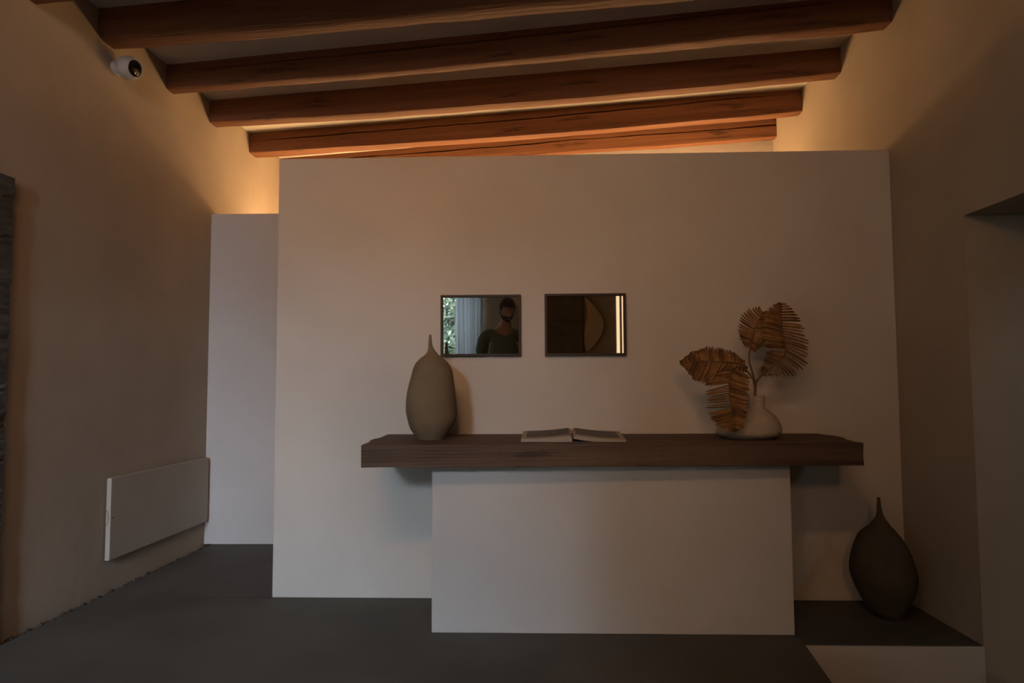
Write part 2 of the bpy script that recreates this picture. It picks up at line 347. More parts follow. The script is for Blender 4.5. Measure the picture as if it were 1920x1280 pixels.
sh = tag(shelf(), 'thick dark brown wooden shelf slab resting on the white plinth', 'shelf')
# round wooden dowel plugs and nail holes in the shelf's front
for px, py, r in [(702, 851, .0055), (784, 851, .0045), (868, 851, .0045), (938, 851, .0045), (1000, 861, .003), (1240, 853, .004), (1436, 850, .004), (816, 843, .0022), (826, 843, .0018), (848, 842, .0018), (897, 855, .0028)]:
    yy = fl_.lerp(fr_, (px-677)/943).y
    c = at_y(px, py, yy)
    MB().tube([(c.x, yy-.0045, c.z), (c.x, yy+.02, c.z)], r, 10).build('dowel' if r > .004 else 'nail', INSIDE if r < .004 else FRAMEW, sh)

# ------------------------------------------------------------------ vessels
def lathe(rows, seg=40, close_bottom=True):
    v = []; f = []
    for (c, r) in rows:
        for k in range(seg):
            q = 2*math.pi*k/seg; v.append(c + Vector((math.cos(q)*r, math.sin(q)*r, 0)))
    for i in range(len(rows)-1):
        for k in range(seg): f.append((i*seg+k, i*seg+(k+1) % seg, (i+1)*seg+(k+1) % seg, (i+1)*seg+k))
    return v, f
def spline(rows, n):                        # smooth resampling of (left, right, y) rows
    out = []
    for i in range(len(rows)-1):
        p0, p1, p2, p3 = rows[max(i-1, 0)], rows[i], rows[i+1], rows[min(i+2, len(rows)-1)]
        for j in range(n):
            s = j/n
            out.append(tuple(0.5*(2*p1[k] + (p2[k]-p0[k])*s + (2*p0[k]-5*p1[k]+4*p2[k]-p3[k])*s*s + (3*p1[k]-p0[k]-3*p2[k]+p3[k])*s**3) for k in range(3)))
    return out + [rows[-1]]
def vessel(name, rows, cy, zbase, material, label, split=None, wob=0.0, rim=0.7, hole=.03):
    """rows: (left, right, y) in picture units, top to bottom; cut = row index where the neck meets the body"""
    t = None
    def conv(rs):
        out = []
        for l, r, y in rs:
            L_, R_ = at_y(l, y, cy), at_y(r, y, cy); out.append(((L_+R_)/2, (R_-L_).length/2))
        return out
    z1 = conv(rows)[0][0].z; z0 = conv(rows)[-1][0].z
    def fix(o):
        return [(Vector((c.x, c.y, zbase + (c.z-z0)*(z1-zbase)/(z1-z0))), r) for c, r in o]
    base = fix(conv(rows[-1:]))[0][0]
    t = thing(name, base, label, 'vase')
    def make(nm, rs, bottom, top):
        rr_ = fix(conv(spline(rs, 4)))
        if top:                             # rolled lip and open mouth
            c, r = rr_[0]
            rr_ = [(c - Vector((0, 0, hole)), r*.55), (c - Vector((0, 0, .004)), r*rim), (c + Vector((0, 0, .0015)), r*.86)] + rr_
        if bottom:
            c, r = rr_[-1]; rr_ = rr_ + [(c + Vector((0, 0, .0)), r*.5), (c, .0005)]
        v, f = lathe(rr_)
        if wob:
            v = [p + Vector((noise.noise(p*6), noise.noise(p*6+Vector((9, 2, 4))), 0))*wob for p in v]
            v = [Vector((p.x, p.y, max(p.z, zbase))) for p in v]
        o = mesh_obj(nm, v, f, material, t, smooth=True)
        if top:
            o.data.materials.append(INSIDE)
            for p in o.data.polygons:
                if p.index < 40: p.material_index = 1
        return o
    if split:
        make('neck', rows[:split+1], False, True)
        body = rows[split:]; l, r, y = body[0]
        make('body', [(l+ (r-l)*.08, r-(r-l)*.08, y-1.2), (l-.7, r+.7, y)] + body[1:], True, False)
    else:
        make('body', rows, True, True)
    return t
def crop(rows, x0, y0, s): return [(x0+l/s, x0+r/s, y0+y/s) for l, r, y in rows]
v1 = crop([(262, 285, 45), (257, 290, 100), (252, 296, 160), (247, 315, 200), (236, 342, 240), (215, 362, 262), (165, 415, 300), (118, 465, 350), (92, 498, 400), (77, 514, 450), (58, 526, 520), (34, 537, 600), (15, 549, 700), (8, 557, 800), (9, 563, 880), (24, 557, 950), (36, 541, 1000), (60, 500, 1070), (95, 466, 1120), (126, 438, 1158), (136, 424, 1180)], 760, 620, 5.817)
vessel('vase', v1, 3.20, TOP, CLAY, 'tall sand coloured clay vase with thin pointed neck standing on the shelf', split=4, wob=.002)
v2 = crop([(584, 603, 45), (582, 609, 100), (582, 620, 150), (574, 632, 182), (560, 648, 208), (538, 668, 238), (503, 695, 268), (472, 724, 305), (456, 750, 345), (438, 778, 400), (426, 800, 460), (420, 818, 520), (423, 828, 575), (440, 829, 630), (464, 820, 685), (490, 800, 740), (520, 782, 790), (550, 766, 830), (585, 752, 858), (612, 742, 874)], 1480, 920, 3.555)
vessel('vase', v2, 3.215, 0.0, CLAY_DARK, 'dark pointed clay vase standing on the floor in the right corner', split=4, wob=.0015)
v3 = crop([(870, 1102, 238), (868, 1108, 290), (868, 1100, 400), (850, 1108, 470), (790, 1180, 540), (690, 1262, 605), (560, 1335, 680), (420, 1384, 770), (270, 1412, 860), (170, 1418, 930), (150, 1408, 985), (180, 1380, 1035), (260, 1320, 1080), (330, 1240, 1110)], 1330, 720, 10.667)
VY = 3.19
vase3 = vessel('vase', v3, VY, TOP, CERAM, 'squat white ceramic vase holding dried palm leaves on the shelf', wob=.003, rim=.9, hole=.10)

# ------------------------------------------------------------------ dried palm
neck = at_y(1416, 760, VY)
palm = thing('dried_palm', (neck.x, VY, neck.z-.10), 'three branched dried brown palm leaf spray standing in the squat white vase', 'dried plant')
c7 = lambda u, v: (1360+u/7.53, 560+v/7.53)
c8 = lambda u, v: (1260+u/6.4, 630+v/6.4)
def poly_at(pl, t):
    ls = [math.hypot(pl[i+1][0]-pl[i][0], pl[i+1][1]-pl[i][1]) for i in range(len(pl)-1)]; T_ = sum(ls)*t
    for i, l in enumerate(ls):
        if T_ <= l or i == len(ls)-1:
            s = min(1, T_/l); return (pl[i][0]+(pl[i+1][0]-pl[i][0])*s, pl[i][1]+(pl[i+1][1]-pl[i][1])*s)
        T_ -= l
def frond(mid, depth, sides, r0=.004):
    """mid: points along the midrib; depth(t): distance from the camera along the room; sides: leaflets as (t0, t1, tips, count, width, bend)"""
    pts = [poly_at(mid, i/16) for i in range(17)]
    rib = MB().tube([at_y(*p, depth(i/16)) - Vector((0, .003, 0)) for i, p in enumerate(pts)], [r0*(1-.7*i/16) for i in range(17)], 6).build('frond', STEM, palm, smooth=True)
    ORG[rib.name] = origin_of(palm)
    for (t0, t1, tips, n, wpx, bend) in sides:
        for i in range(n):
            s = (i+.5)/n; tt = t0+(t1-t0)*s; b_ = poly_at(mid, tt); e_ = poly_at(tips, min(1, max(0, s+random.uniform(-.25, .25)/n)))
            k = random.uniform(.90, 1.04); e_ = (b_[0]+(e_[0]-b_[0])*k, b_[1]+(e_[1]-b_[1])*k)
            y0 = depth(tt); y1 = y0 + bend + random.uniform(-.012, .012)
            B0, E0 = at_y(*b_, y0), at_y(*e_, y1); ax = (E0-B0); ln = ax.length; ax.normalize()
            sd = ax.cross(Vector((0, 1, 0))).normalized(); up = sd.cross(ax)
            if up.y > 0: up = -up
            sd = (sd*math.cos(.35) + up*math.sin(random.uniform(-.5, .5))).normalized()
            W_ = wpx/F_PX*3.15*random.uniform(.8, 1.2)
            vs = []
            for (q, ww) in ((0, .95), (.3, 1.0), (.7, 1.0), (.93, .62), (1.0, .22)):
                c = B0 + ax*ln*q + up*(.012*math.sin(q*3.1)*(1 if bend >= 0 else -1))
                vs += [c - sd*W_*ww*.5 + up*.002, c - up*.0015, c + sd*W_*ww*.5 + up*.002]
            fs = []
            for q in range(4):
                for h in (0, 1): fs.append((q*3+h, q*3+h+1, q*3+h+4, q*3+h+3))
            mesh_obj('leaflet', vs, fs, PALM if random.random() < .72 else PALM_D, rib)
    return rib
# upper left frond
frond([c7(*p) for p in ((338, 760), (362, 620), (385, 520), (415, 420), (455, 330), (500, 250), (545, 180))], lambda t: 3.20+.03*t,
      [(.1, .98, [c7(*p) for p in ((262, 660), (195, 548), (180, 430), (176, 340), (200, 262), (250, 205), (335, 130), (410, 105), (480, 105))], 17, 4.6, -.01),
       (.06, .95, [c7(*p) for p in ((410, 765), (500, 690), (560, 650), (600, 600), (640, 500), (640, 400), (640, 300), (610, 210), (575, 150))], 18, 5.0, .012)])
# upper right frond
frond([c7(*p) for p in ((525, 1075), (590, 1020), (690, 930), (780, 850), (845, 770), (850, 690), (838, 590), (815, 470), (798, 340), (785, 220), (800, 55))], lambda t: 3.215-.03*math.sin(t*3.1),
      [(.0, 1.0, [c7(*p) for p in ((545, 1095), (650, 1100), (780, 1100), (880, 1105), (960, 1090), (1020, 1060), (1085, 1015), (1160, 912), (1185, 780), (1190, 695), (1168, 605), (1140, 535), (1112, 465), (1112, 395), (1078, 330), (1020, 215), (910, 110), (830, 72))], 30, 4.0, .01),
       (.0, .40, [c7(*p) for p in ((498, 1025), (525, 930), (548, 850), (560, 760), (590, 735), (640, 730))], 12, 4.0, -.006),
       (.42, .99, [c7(*p) for p in ((520, 690), (520, 630), (500, 540), (480, 450), (490, 360), (500, 280), (585, 160), (660, 85), (750, 70))], 24, 5.0, .008)])
# lower left frond, arching out to its tip
frond([c8(*p) for p in ((905, 380), (850, 345), (790, 325), (700, 318), (600, 312), (500, 305), (400, 298), (300, 300), (200, 312), (95, 340))], lambda t: 3.14-.05*math.sin(t*3.1),
      [(.03, .99, [c8(*p) for p in ((880, 300), (820, 250), (740, 185), (650, 152), (560, 140), (480, 122), (425, 118), (385, 122), (340, 150), (250, 172), (170, 230), (110, 305))], 36, 4.6, -.008),
       (.03, .40, [c8(*p) for p in ((890, 430), (760, 430), (640, 420), (540, 430), (460, 440))], 14, 4.8, .02),
       (.40, .99, [c8(*p) for p in ((440, 560), (390, 575), (350, 568), (292, 548), (248, 540), (200, 460), (150, 385), (110, 355))], 24, 4.4, .006)])
# lower hanging frond
frond([c8(*p) for p in ((880, 385), (780, 360), (715, 400), (690, 480), (682, 580), (682, 680), (695, 780), (708, 880), (725, 1000), (745, 1100), (770, 1155))], lambda t: 3.13-.14*t,
      [(.16, .99, [c8(*p) for p in ((925, 470), (945, 530), (940, 600), (925, 690), (935, 740), (930, 850), (905, 930), (880, 1020), (850, 1110), (790, 1130))], 30, 5.2, -.004),
       (.16, .36, [c8(*p) for p in ((430, 400), (420, 470), (400, 540), (385, 590))], 11, 5.6, -.006),
       (.38, .68, [c8(*p) for p in ((375, 655), (376, 692), (388, 730), (400, 775), (402, 825), (410, 865))], 9, 3.2, .0),
       (.68, .99, [c8(*p) for p in ((415, 920), (438, 950), (442, 985), (480, 1018), (535, 1078), (610, 1105), (690, 1132))], 15, 5.0, .0)])
# stems rising out of the vase
st = MB()
st.tube([at_y(1414, 765, VY), at_y(*c7(420, 1270), VY), at_y(*c7(405, 1130), VY), at_y(*c7(370, 1000), VY), at_y(*c7(335, 880), VY), at_y(*c7(338, 750), 3.20)], [.0065, .006, .006, .005, .004, .0035], 8)
st.tube([at_y(1415, 770, VY), at_y(*c7(425, 1280), VY), at_y(*c7(432, 1180), VY+.003), at_y(*c7(480, 1110), VY+.015), at_y(*c7(530, 1070), 3.215)], [.0055, .0055, .005, .0045, .004], 8)
st.tube([at_y(1421, 775, VY-.004), at_y(1417, 742, VY-.006), at_y(*c7(395, 1150), VY-.01), at_y(*c7(340, 1060), 3.17), at_y(*c7(290, 1005), 3.15), at_y(*c8(895, 383), 3.14)], [.0045, .0042, .004, .004, .0038, .004], 8)
st.build('stem', STEM, palm, smooth=True)

# ------------------------------------------------------------------ open book
bz = TOP
q0, q1, q2, q3 = at_z(977, 829.5, bz), at_z(1174, 829.5, bz), at_z(1159, 811, bz), at_z(982, 811, bz)
sf, sb = at_z(1074, 829.5, bz), at_z(1071, 811, bz)
book = thing('book', (sf+sb)/2, 'large open picture book lying flat on the wooden shelf', 'book')
def lerp2(a0, a1, b0, b1, s, q): return a0.lerp(a1, s).lerp(b0.lerp(b1, s), q)
UPZ = Vector((0, 0, 1))
for nm, A0, A1 in (('left_cover', q0, q3), ('right_cover', q1, q2)):
    cov = MB().add([A0, sf, sb, A1] + [p + UPZ*.003 for p in (A0, sf, sb, A1)], [(0, 1, 2, 3), (4, 5, 6, 7), (0, 1, 5, 4), (1, 2, 6, 5), (2, 3, 7, 6), (3, 0, 4, 7)])
    cov.build('cover', COVER, book)
def pageblock(A0, A1, hs, lift, nm):
    n = 18; v = []; f = []; ins = .02
    def top(s): return .003 + hs[0] + (hs[1]-hs[0])*(s**2.2) - (.010*max(0, (s-.93)/.07)**2)
    def bot(s): return .003 + lift*max(0, (s-.55)/.45)**1.5
    for q in (0, 1):
        for i in range(n+1):
            s = i/n
            p = lerp2(A0, A1, sf, sb, q, s) if False else (A0.lerp(sf, s*.985) if q == 0 else A1.lerp(sb, s*.985))
            p = p + (Vector((0, .004, 0)) if q == 0 else Vector((0, -.004, 0)))
            v += [p + UPZ*bot(s), p + UPZ*top(s)]
    m_ = 2*(n+1)
    for i in range(n):
        f += [(2*i, 2*i+2, 2*i+3, 2*i+1), (m_+2*i, m_+2*i+1, m_+2*i+3, m_+2*i+2), (2*i+1, 2*i+3, m_+2*i+3, m_+2*i+1), (2*i, m_+2*i, m_+2*i+2, 2*i+2)]
    f += [(0, 1, m_+1, m_), (2*n, m_+2*n, m_+2*n+1, 2*n+1)]
    o = mesh_obj('page_block', v, f, PAPER, book)
    # printed picture lying on the open page, leaving a white margin
    v = []; f = []; 
    for q in (.16, .86):
        for i in range(n+1):
            s = .09 + (.95-.09)*i/n; p = A0.lerp(sf, s*.985).lerp(A1.lerp(sb, s*.985), q); v.append(p + UPZ*(top(s)+.0008))
    for i in range(n): f.append((i, i+1, n+1+i+1, n+1+i))
    mesh_obj('picture', v, f, PRINT, book)
    return top
pageblock(q0, q3, (.012, .030), .0, 'left'); pageblock(q1, q2, (.010, .031), .014, 'right')
# the loose sheet arching over the right page block
v = []; f = []
for i in range(15):
    s = i/14; 
    for q in (0.0, 1.0):
        p = q1.lerp(sf, .35+.63*s).lerp(q2.lerp(sb, .35+.63*s), .02+q*.96); v.append(p + UPZ*(.0155 + .0185*math.sin(s*1.9)**1.2))
for i in range(14): f.append((2*i, 2*i+1, 2*i+3, 2*i+2))

# ------------------------------------------------------------------ the two framed mirrors
def mirror(tl, br, glass, label):
    off = .026; A = at_pl(*tl, PN, PC-off); B = at_pl(*br, PN, PC-off)
    u0, u1 = A.dot(PT), B.dot(PT); z1, z0 = A.z, B.z
    def W(u, z, o_): return PT*u + PN*(PC-o_) + UPZ*z
    t = thing('mirror', W((u0+u1)/2, z0, .001), label, 'mirror')
    fw = .0125; mb = MB()
    for a, b, c, d_ in ((u0, u1, z1-fw, z1), (u0, u1, z0, z0+fw), (u0, u0+fw, z0+fw, z1-fw), (u1-fw, u1, z0+fw, z1-fw)):
        mb = MB(); mb.obox(W(a, c, .001), PT*(b-a), -PN*(off-.001), UPZ*(d_-c)); mb.build('frame_bar', FRAMEW, t, bevel=.0015, seg=1)
    MB().obox(W(u0+.004, z0+.004, .001), PT*(u1-u0-.008), -PN*.009, UPZ*(z1-z0-.008)).build('backing', FRAMEW, t)
    MB().obox(W(u0+fw-.002, z0+fw-.002, .010), PT*(u1-u0-2*fw+.004), -PN*.004, UPZ*(z1-z0-2*fw+.004)).build('mirror_glass', glass, t)
    return t
mirror((826, 553), (977, 667), MIRROR, 'dark framed mirror above the tall vase reflecting a curtain and trees')
mirror((1021, 550.5), (1175, 666), BRONZE, 'dark framed bronze mirror right of the other, reflecting the dim room')

# ------------------------------------------------------------------ things on the left wall
# security camera
LN = Vector((.9983, -.0584, 0)); Rb = .065
cb = at_pl(242, 127.5, LN, -2.3969+.080); cw = cb - LN*.080
sc = thing('security_camera', cw, 'white ball shaped security camera with black lens face on left wall', 'camera')
MB().tube([cw, cw+LN*.012, cw+LN*.03], [.040, .040, .022], 24).build('wall_mount', CAMW, sc, smooth=True, bevel=.002)
fd = (Vector((.88, -.30, -.20))).normalized()
def ball(c, axis, prof, seg=32):
    a = axis.orthogonal().normalized(); b = axis.cross(a); v = []; f = []
    for h_, r in prof:
        for k in range(seg): v.append(c + axis*h_ + (a*math.cos(2*math.pi*k/seg) + b*math.sin(2*math.pi*k/seg))*r)
    for i in range(len(prof)-1):
        for k in range(seg): f.append((i*seg+k, i*seg+(k+1) % seg, (i+1)*seg+(k+1) % seg, (i+1)*seg+k))
    f += [tuple(range(seg))[::-1], tuple(range((len(prof)-1)*seg, len(prof)*seg))]
    return v, f

prof = [(-Rb*math.cos(q), max(.001, Rb*math.sin(q))) for q in [i*math.pi/22 for i in range(0, 17)]]
hh, rr2 = prof[-1]
mesh_obj('shell', *ball(cb, fd, prof + [(hh+.004, rr2), (hh+.006, rr2-.003), (hh+.001, rr2-.005)]), CAMW, sc, smooth=True)
mesh_obj('lens_face', *ball(cb, fd, [(hh-.004, rr2-.004), (hh+.002, rr2-.0045), (hh+.006, (rr2-.005)*.75), (hh+.0085, (rr2-.005)*.4), (hh+.009, .001)]), CAMB, sc, smooth=True)
mesh_obj('lens', *ball(cb+fd*(hh+.0075), fd, [(-.002, .011), (.001, .0105), (.002, .006), (.0015, .001)], 16), CAMB, sc, smooth=True)
side = (fd.cross(UPZ)).normalized()
sd_ = (Vector((.35, -1, .05))).normalized(); e1 = (cam.location - cb).normalized(); e1 = (e1 - side*.28).normalized()
mesh_obj('sensor_hole', *ball(cb + (e1*.97 + UPZ*-.02 - fd*.1).normalized()*Rb*.985, e1, [(-.002, .0022), (.0012, .0022)], 10), INSIDE, sc)

# flat white panel low on the wall
LT = Vector((.0584, .9983, 0)); LNv = Vector((.9983, -.0584, 0)); LC = -2.3969
def LWp(y, off, z): return Vector((LW(y), y, z)) + LNv*off
pn = thing('wall_panel', LWp(4.16, 0, .16), 'white flat rectangular board mounted low on the left wall', 'panel')
pv = []; y0, y1, z0, z1 = 3.650, 4.680, .162, .597; rc = .025
out = [(y0, z0), (y0, z1)] + [(y1-rc+rc*math.sin(a), z1-rc+rc*math.cos(a)) for a in (0, .4, .8, 1.2, 1.57)] + [(y1-rc+rc*math.cos(a), z0+rc-rc*math.sin(a)) for a in (0, .4, .8, 1.2, 1.57)]
n = len(out); vs = [LWp(y, o_, z) for o_ in (.012, .038) for y, z in out]
mesh_obj('board', vs, [tuple(range(n))[::-1], tuple(range(n, 2*n))] + [(i, (i+1) % n, n+(i+1) % n, n+i) for i in range(n)], WHITE, pn, bevel=.003)
MB().obox(LWp(3.70, .0, .20), LT*.94, LNv*.013, UPZ*.36).build('mounting', GAP, pn)
hb = []
for i in range(9):
    q = -1.35 + 2.7*i/8; hb.append(LWp(y0-.0008, .012+.016*math.cos(q), .385+.042*math.sin(q)))
MB().tube(hb, .0012, 5).build('finger_notch', GAP, pn)
c = LWp(3.668, .0385, .385); MB().tube([c - LNv*.004, c + LNv*.0006], .004, 10).build('screw_hole', INSIDE, pn)

# chiselled stone slab at the frame's left edge
sl = MB(); ny, nz_ = 26, 150; Y0 = 2.02; _c = at_pl(29, 335, LNv, LC+.036); Y1, ZT = _c.y, _c.z
v = []; f = []
for j in range(nz_+1):
    for i in range(ny+1):
        yy = Y0+(Y1-Y0)*i/ny; z = ZT*j/nz_
        g = noise.noise(Vector((yy*3.2, z*26, 2.0))); g2 = noise.noise(Vector((yy*9, z*60+yy*9, 5.0)))
        dpt = .036 + .006*g + .004*g2 - (.009 if (g > .38) else 0)
        eg = .004*noise.noise(Vector((z*14, 8, 1))) if i == ny else 0
        v.append(LWp(yy+eg, max(.012, dpt) if 0 < j < nz_ else .038, z))
nf = len(v)
for j in range(nz_):
    for i in range(ny):
        q = j*(ny+1)+i; f.append((q, q+1, q+ny+2, q+ny+1))
ring = [i for i in range(ny+1)] + [j*(ny+1)+ny for j in range(1, nz_+1)] + [nz_*(ny+1)+i for i in range(ny-1, -1, -1)] + [j*(ny+1) for j in range(nz_-1, 0, -1)]
bk = len(v)
for q in ring:
    p = v[q]; off = LNv.dot(p) - LC; v.append(p - LNv*(off-.002))
for i in range(len(ring)):
    i2 = (i+1) % len(ring); f.append((ring[i], ring[i2], bk+i2, bk+i))
f.append(tuple(range(bk, bk+len(ring))))
slab = mesh_obj('stone_slab', v, f, STONE, loc=LWp(2.5, 0, 0))
tag(slab, 'rough grooved grey slab standing against the left wall at the picture edge', 'slab')

# ------------------------------------------------------------------ the room behind the camera (seen in the mirrors)
wf = MB(); fwid = .06
wn = struct('window_1', MB().box((WX0, REAR-.70, 0), (WX1, REAR-.64, fwid)), FRAMEW)
for bx_ in (((WX0, REAR-.70, WZ1-fwid), (WX1, REAR-.64, WZ1)), ((WX0, REAR-.70, fwid), (WX0+fwid, REAR-.64, WZ1-fwid)), ((WX1-fwid, REAR-.70, fwid), (WX1, REAR-.64, WZ1-fwid)), (((WX0+WX1)/2-.03-.25, REAR-.70, fwid), ((WX0+WX1)/2+.03-.25, REAR-.64, WZ1-fwid))):
    MB().box(*bx_).build('window_frame', FRAMEW, wn)
MB().box((WX0+.02, REAR-.672, .02), (WX1-.02, REAR-.668, WZ1-.02)).build('pane', GLASS, wn)
# curtain
cu = thing('curtain', (-1.0, REAR+.12, 0), 'white sheer curtain hanging beside the garden window, reflected in the left mirror', 'curtain')
v = []; f = []; nx, nz_ = 90, 14
for j in range(nz_+1):
    for i in range(nx+1):
        s = i/nx; z = 0.02 + 2.83*j/nz_; fl = 1 - j/nz_
        x = -1.19 + .40*s + fl*.03*math.sin(s*5); yy = REAR + .12 + (.028 + .022*fl)*math.sin(s*31 + .6*fl) + .012*math.sin(s*77+1)
        v.append((x, yy, z))
for j in range(nz_):
    for i in range(nx): q = j*(nx+1)+i; f.append((q, q+1, q+nx+2, q+nx+1))
mesh_obj('fabric', v, f, SHEER, cu, smooth=True)
MB().tube([(-2.3, REAR+.12, 2.88), (-.6, REAR+.12, 2.88)], .012, 10).build('rod', FRAMEW, cu)
for xx in (-2.2, -.7): MB().tube([(xx, REAR+.12, 2.88), (xx, REAR, 2.88)], .008, 8).build('bracket', FRAMEW, cu)
# dark plank door
dr = struct('door_1', MB().box((-.02, REAR, 0), (.63, REAR+.03, 2.42)), DARKW)
for z0_, z1_ in ((.03, .62), (.64, 1.28), (1.30, 1.95), (1.985, 2.38)):
    MB().box((.0, REAR+.03, z0_), (.61, REAR+.045, z1_)).build('door_panel', DARKW, dr, bevel=.003)
MB().tube([(.56, REAR+.045, 1.02), (.56, REAR+.09, 1.02), (.47, REAR+.09, 1.02)], .01, 8).build('door_handle', METAL, dr)
# leaf shaped woven hanging
lf = []
for i in range(25):
    s = i/24; z = 2.30 - .78*s
    lf.append((.635 + .03*math.sin(s*3.1*2) + .03*s, z, .635 + .23*math.sin(min(1, s*1.02)*3.1)**.9 + .09*s*(1-s) + .03*s))
v = []; f = []
for l, z, r in lf: v += [(l, REAR+.015, z), (max(l+.002, r), REAR+.015, z), (l, REAR+.03, z), (max(l+.002, r), REAR+.03, z)]
for i in range(24):
    a_ = 4*i; b_ = a_+4; f += [(a_, a_+1, b_+1, b_), (a_+2, b_+2, b_+3, a_+3), (a_, b_, b_+2, a_+2), (a_+1, a_+3, b_+3, b_+1)]
f += [(0, 2, 3, 1), (96, 97, 99, 98)]
lh = mesh_obj('wall_hanging', v, f, WEAVE, loc=(.75, REAR, 1.5)); tag(lh, 'half leaf shaped woven wall hanging reflected in the right mirror', 'wall hanging')
# vertical light strips
for k, (x0_, x1_, lb) in enumerate(((1.083, 1.126, 'broader of the two upright warm light strips reflected in the right mirror'), (1.160, 1.180, 'narrower of the two upright warm light strips reflected in the right mirror'))):
    tl_ = thing('strip_or_fill_lamp', ((x0_+x1_)/2, REAR, .6), lb, 'lamp')
    MB().box((x0_-.004, REAR, .6), (x1_+.004, REAR+.02, 2.75)).build('profile', METAL, tl_)
    MB().box((x0_, REAR+.02, .605), (x1_, REAR+.026, 2.745)).build('diffuser', LED, tl_)

LC_ = Vector((-.62, -.10, 2.985))
t = thing('ceiling_fill_lamp', (-.62, -.13, 2.985), 'added fill lamp, a long slim box hung unseen above the camera', 'lamp')  # body of the added ceiling fill, unseen
ax_ = (Vector((-0.72, 3.5, 1.85)) - LC_).normalized(); sx_ = ax_.cross(UPZ).normalized(); uz_ = sx_.cross(ax_)
MB().obox(LC_ - ax_*.06 - sx_*.57 - uz_*.10, sx_*1.14, ax_*.05, uz_*.18).build('housing', FRAMEW, t, bevel=.004)
for k in (-.3, .3): MB().tube([LC_ - ax_*.04 + sx_*k, Vector((LC_.x, LC_.y-.04, CZ)) + sx_*k], .006, 8).build('suspension_rod', METAL, t)
t = thing('strip_or_fill_lamp', (-.12, REAR, 2.46), 'added square warm fill lamp, unseen on the wall behind the camera', 'lamp')  # body of the added rear fill, kept clear of the mirrors
MB().obox((-.31, REAR, 2.27), Vector((.38, 0, 0)), Vector((0, .06, 0)), Vector((0, 0, .38))).build('housing', FRAMEW, t, bevel=.004)
# garden
struct('ground', MB().box((-9, -14, -.3), (6, REAR-T, -.05)), GRASS)
def tree(x, y, h, rx, ry, nl, seed, label):
    rnd = random.Random(seed); t = thing('garden_tree', (x, y, -.05), label, 'tree')
    MB().tube([(x, y, -.05), (x+.05, y, h*.3), (x-.03, y+.05, h*.6), (x, y, h*.9)], [.08, .07, .05, .015], 8).build('trunk', BARK, t, smooth=True)
    v = []; f = []; cl = [Vector((rnd.uniform(-rx, rx)*.82, rnd.uniform(-ry, ry)*.7, rnd.uniform(.12, h-.2))) for _ in range(46)]
    for i in range(nl):
        p = cl[i % 46] + Vector((max(-.3, min(.3, rnd.gauss(0, .17))), max(-.2, min(.2, rnd.gauss(0, .12))), max(-.2, min(.2, rnd.gauss(0, .13)))))
        p = Vector((x + max(-rx, min(rx, p.x)), y + max(-ry, min(ry, p.y)), max(.05, p.z)))
        a_ = Vector((rnd.gauss(0, 1), rnd.gauss(0, 1), rnd.gauss(0, .6))).normalized(); b_ = a_.orthogonal().normalized(); s = rnd.uniform(.035, .075)
        n = len(v); v += [p - a_*s, p + b_*s*.5, p + a_*s, p - b_*s*.5]; f.append((n, n+1, n+2, n+3))
    o = mesh_obj('foliage', v, f, LEAF, t); o['kind'] = 'stuff'
tree(-1.85, -5.2, 2.9, .72, .45, 9000, 3, 'leafy green garden tree standing straight outside the window, reflected in the left mirror')
tree(-0.30, -5.6, 2.9, .75, .5, 6000, 8, 'bushy garden tree right of the one outside the window')
tree(-2.0, -7.2, 3.2, 1.05, .7, 14000, 11, 'broad hedge like garden tree behind the other trees')
struct('added_shade_wall', MB().box((-3.45, -8.5, -.3), (-3.15, REAR-T-.02, 4.2)), PLASTER_EARTH)  # unseen wall added to cut the daylight reaching the partition's right side

# ------------------------------------------------------------------ the person beside the camera (seen in the left mirror)
PX, PY = -.335, -.36
per = thing('person', (PX, PY, 0), 'bearded person in a grey green t-shirt looking down, reflected in the left mirror', 'person')
def skin(name, nodes, edges, material, root=0, sub=2):
    me = bpy.data.meshes.new(name)
    names = list(nodes); me.from_pydata([nodes[k][0] for k in names], [], [(names.index(a_), names.index(b_)) for a_, b_ in edges])
    me.materials.append(material)
    o = bpy.data.objects.new(name, me); C.objects.link(o); o.parent = per
    ORG[o.name] = origin_of(per)
    bm = bmesh.new(); bm.from_mesh(me); bm.verts.layers.skin.verify(); bm.to_mesh(me); bm.free()
    o.modifiers.new('skin', 'SKIN'); sb_ = o.modifiers.new('sub', 'SUBSURF'); sb_.levels = sub; sb_.render_levels = sub
    for k, vv in zip(names, me.skin_vertices[0].data):
        r = nodes[k][1]; vv.radius = r if isinstance(r, tuple) else (r, r)
    me.skin_vertices[0].data[root].use_root = True
    o.modifiers['skin'].use_smooth_shade = True
    return o
N_ = {'pelvis': ((0, 0, 1.0), (.15, .11)), 'waist': ((0, .01, 1.17), (.135, .10)), 'chest': ((0, .01, 1.38), (.155, .115)), 'top': ((0, 0, 1.53), (.11, .075)), 'neck': ((.01, .02, 1.62), .056), 'skull0': ((.03, .065, 1.70), .062)}
E_ = [('pelvis', 'waist'), ('waist', 'chest'), ('chest', 'top'), ('top', 'neck'), ('neck', 'skull0')]
